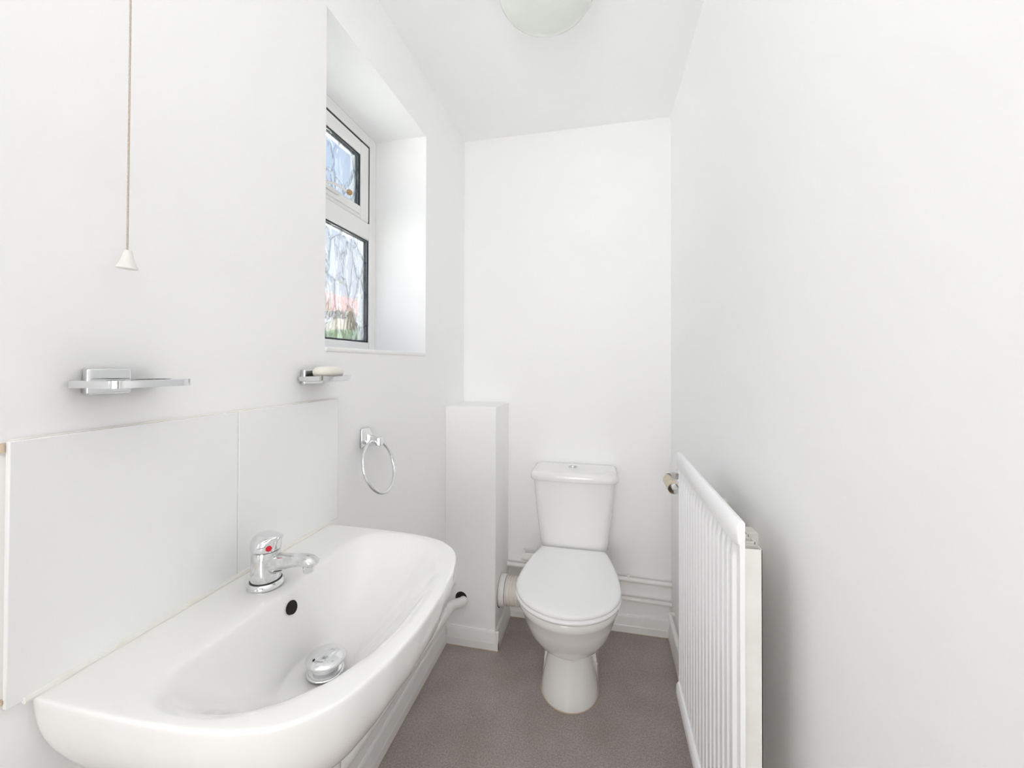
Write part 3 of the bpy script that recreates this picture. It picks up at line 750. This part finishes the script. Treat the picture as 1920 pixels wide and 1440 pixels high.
# soap dish
sd = empty('soap_dish', (0, .84, 1.205), 'chrome wall-mounted soap dish carrying a bar of soap', 'soap dish')
backplate(sd, .806, .870, 1.190, 1.227)
bm = bmesh.new()
def dish(z, i, lift):
    lp = tray_loop(.006 + i * .4, .078 - i, .790 + i, .898 - i, .016, z)
    for p in lp: p.z += lift * (abs((p.y - .844) / .054) ** 2) + lift * .6 * max(0, (p.x - .04) / .04) ** 2
    return lp
loft_bm(bm, [dish(1.194, .006, .006), dish(1.195, .002, .006), dish(1.2035, 0, .007), dish(1.2045, .003, .006), dish(1.2030, .010, .002), dish(1.2020, .025, 0)])
link('dish_plate', bm, CHROME, sd, angle=50)
bm = bmesh.new()
prof = [(0, 0), (.6, .0005), (.85, .0035), (.97, .009), (1.0, .0135), (.96, .0185), (.82, .0225), (.5, .0245), (0, .025)]
rings = []
n = 48
for r, h in prof:
    if r == 0: rings.append([bm.verts.new((.044, .846, 1.2035 + h * 1.22))]); continue
    ring = []
    for i in range(n):
        a = 2 * math.pi * i / n
        ca, sa = math.cos(a), math.sin(a)
        ring.append(bm.verts.new((.044 + .026 * r * math.copysign(abs(ca) ** .75, ca), .846 + .039 * r * math.copysign(abs(sa) ** .75, sa), 1.2035 + h * 1.22)))
    rings.append(ring)
for a, b in zip(rings, rings[1:]):
    for i in range(n):
        j = (i + 1) % n
        if len(a) == 1: bm.faces.new((a[0], b[i], b[j]))
        elif len(b) == 1: bm.faces.new((a[i], a[j], b[0]))
        else: bm.faces.new((a[i], a[j], b[j], b[i]))
tag(link('soap_bar', bm, SOAP, angle=80), 'rounded cream bar of soap resting in the chrome dish', 'soap')

# towel ring
tw = empty('towel_ring', (0, 1.03, 1.02), 'chrome towel ring hanging on the wall below the soap dish', 'towel ring')
bm = bmesh.new()
def sq(x, hy, hz, zc=1.022, yc=1.066): return [Vector((x, yc + a * hy, zc + b * hz)) for a, b in ((-1, -1), (1, -1), (1, 1), (-1, 1))]
loft_bm(bm, [sq(0, .021, .029), sq(.006, .021, .029), sq(.009, .017, .025), sq(.018, .0115, .018, 1.018), sq(.030, .0098, .0130, 1.014), sq(.040, .0098, .0118, 1.013), sq(.056, .0098, .0118, 1.013), sq(.058, .0085, .0105, 1.013)])
link('ring_mount', bm, CHROME, tw, bevel=.0018, bseg=2)
rc = Vector((.050, 1.066, .941)); rrad = .0765
tilt = R(-17); yawr = R(2)
path = []
for i in range(72):
    a = 2 * math.pi * i / 72
    v = Vector((0, math.sin(a) * rrad, math.cos(a) * rrad))
    v = Matrix.Rotation(tilt, 3, 'Y') @ v; 
    path.append(rc + v)
tube('ring', path, .0048, CHROME, tw, 14, True)

# light pull cord
pl = empty('light_pull_cord', (.03, .43, 1.385), 'brown light pull cord with a white bell-shaped plastic pull', 'pull cord')
px_, py_ = .030, .4345
tube('cord', [(px_, py_, 1.398), (px_ + .0004, py_ + .0006, 1.7), (px_, py_, H)], .0012, CORD, pl, 8)
lathe('bell_pull', [(r_ * .86, h_ * .95) for r_, h_ in [(0, .0), (.009, .0005), (.0126, .0), (.0140, .0010), (.0138, .0025), (.0110, .0075), (.0085, .0140), (.0068, .0200), (.0056, .0255), (.0048, .0275), (.002, .0282), (0, .0282)]], (px_, py_, 1.3725), PULL, pl, (.07, .0, 1), 36)

# ceiling light
cl = empty('ceiling_light', (.526, 1.15, H), 'round opal glass ceiling light, switched off', 'ceiling light')
lx, ly = .527, 1.158
lathe('base_plate', [(0, 0), (.10, 0), (.10, -.012), (0, -.012)], (lx, ly, H), GLOSS, cl, n=48)
lathe('glass_dome', [(.098, -.010), (.122, -.016), (.136, -.030), (.141, -.046), (.138, -.064), (.126, -.082), (.106, -.097), (.076, -.109), (.040, -.1155), (0, -.117)], (lx, ly, H), LAMPGLASS, cl, n=64, angle=70)

# ------------------------------------------------------------------ outside
tag(box('patio', -30, -TH - .02, -12, 30, -.35, -.15, PATIO), 'pale concrete patio outside the window', None, 'structure')
bm = bmesh.new()
bmesh.ops.create_grid(bm, x_segments=60, y_segments=14, size=1.0)
for v in bm.verts:
    y = 4.2 + v.co.x * 3.6; t = (v.co.y + 1) / 2
    ang = math.pi * t
    rx = .45 + .12 * random.random(); rz = 1.95 + .25 * random.random()
    v.co = Vector((-4.6 + math.cos(ang) * rx, y + .05 * random.random(), -.15 + max(0, math.sin(ang)) ** .55 * rz))
tag(link('garden_hedge', bm, HEDGE, smooth=False), 'dark green hedge seen blurred through the patterned window glass', 'hedge')
bm = bmesh.new()
box_bm(bm, -11.0, -9.5, 14.6, 20.0, -.15, 3.4)
nh = empty('brick_outhouse', (-10.2, 17, -.15), 'red brick building seen blurred through the patterned window glass', 'building')
link('wall', bm, BRICK, nh, smooth=False)
bm = bmesh.new()
loft_bm(bm, [[Vector(p) for p in ((-11.2, y, 3.4), (-9.3, y, 3.4), (-10.25, y, 4.2))] for y in (14.4, 20.2)])
link('roof', bm, noise_mat('roof_tiles', (.16, .07, .05), (.25, .12, .09), 5, .8), nh, smooth=False)
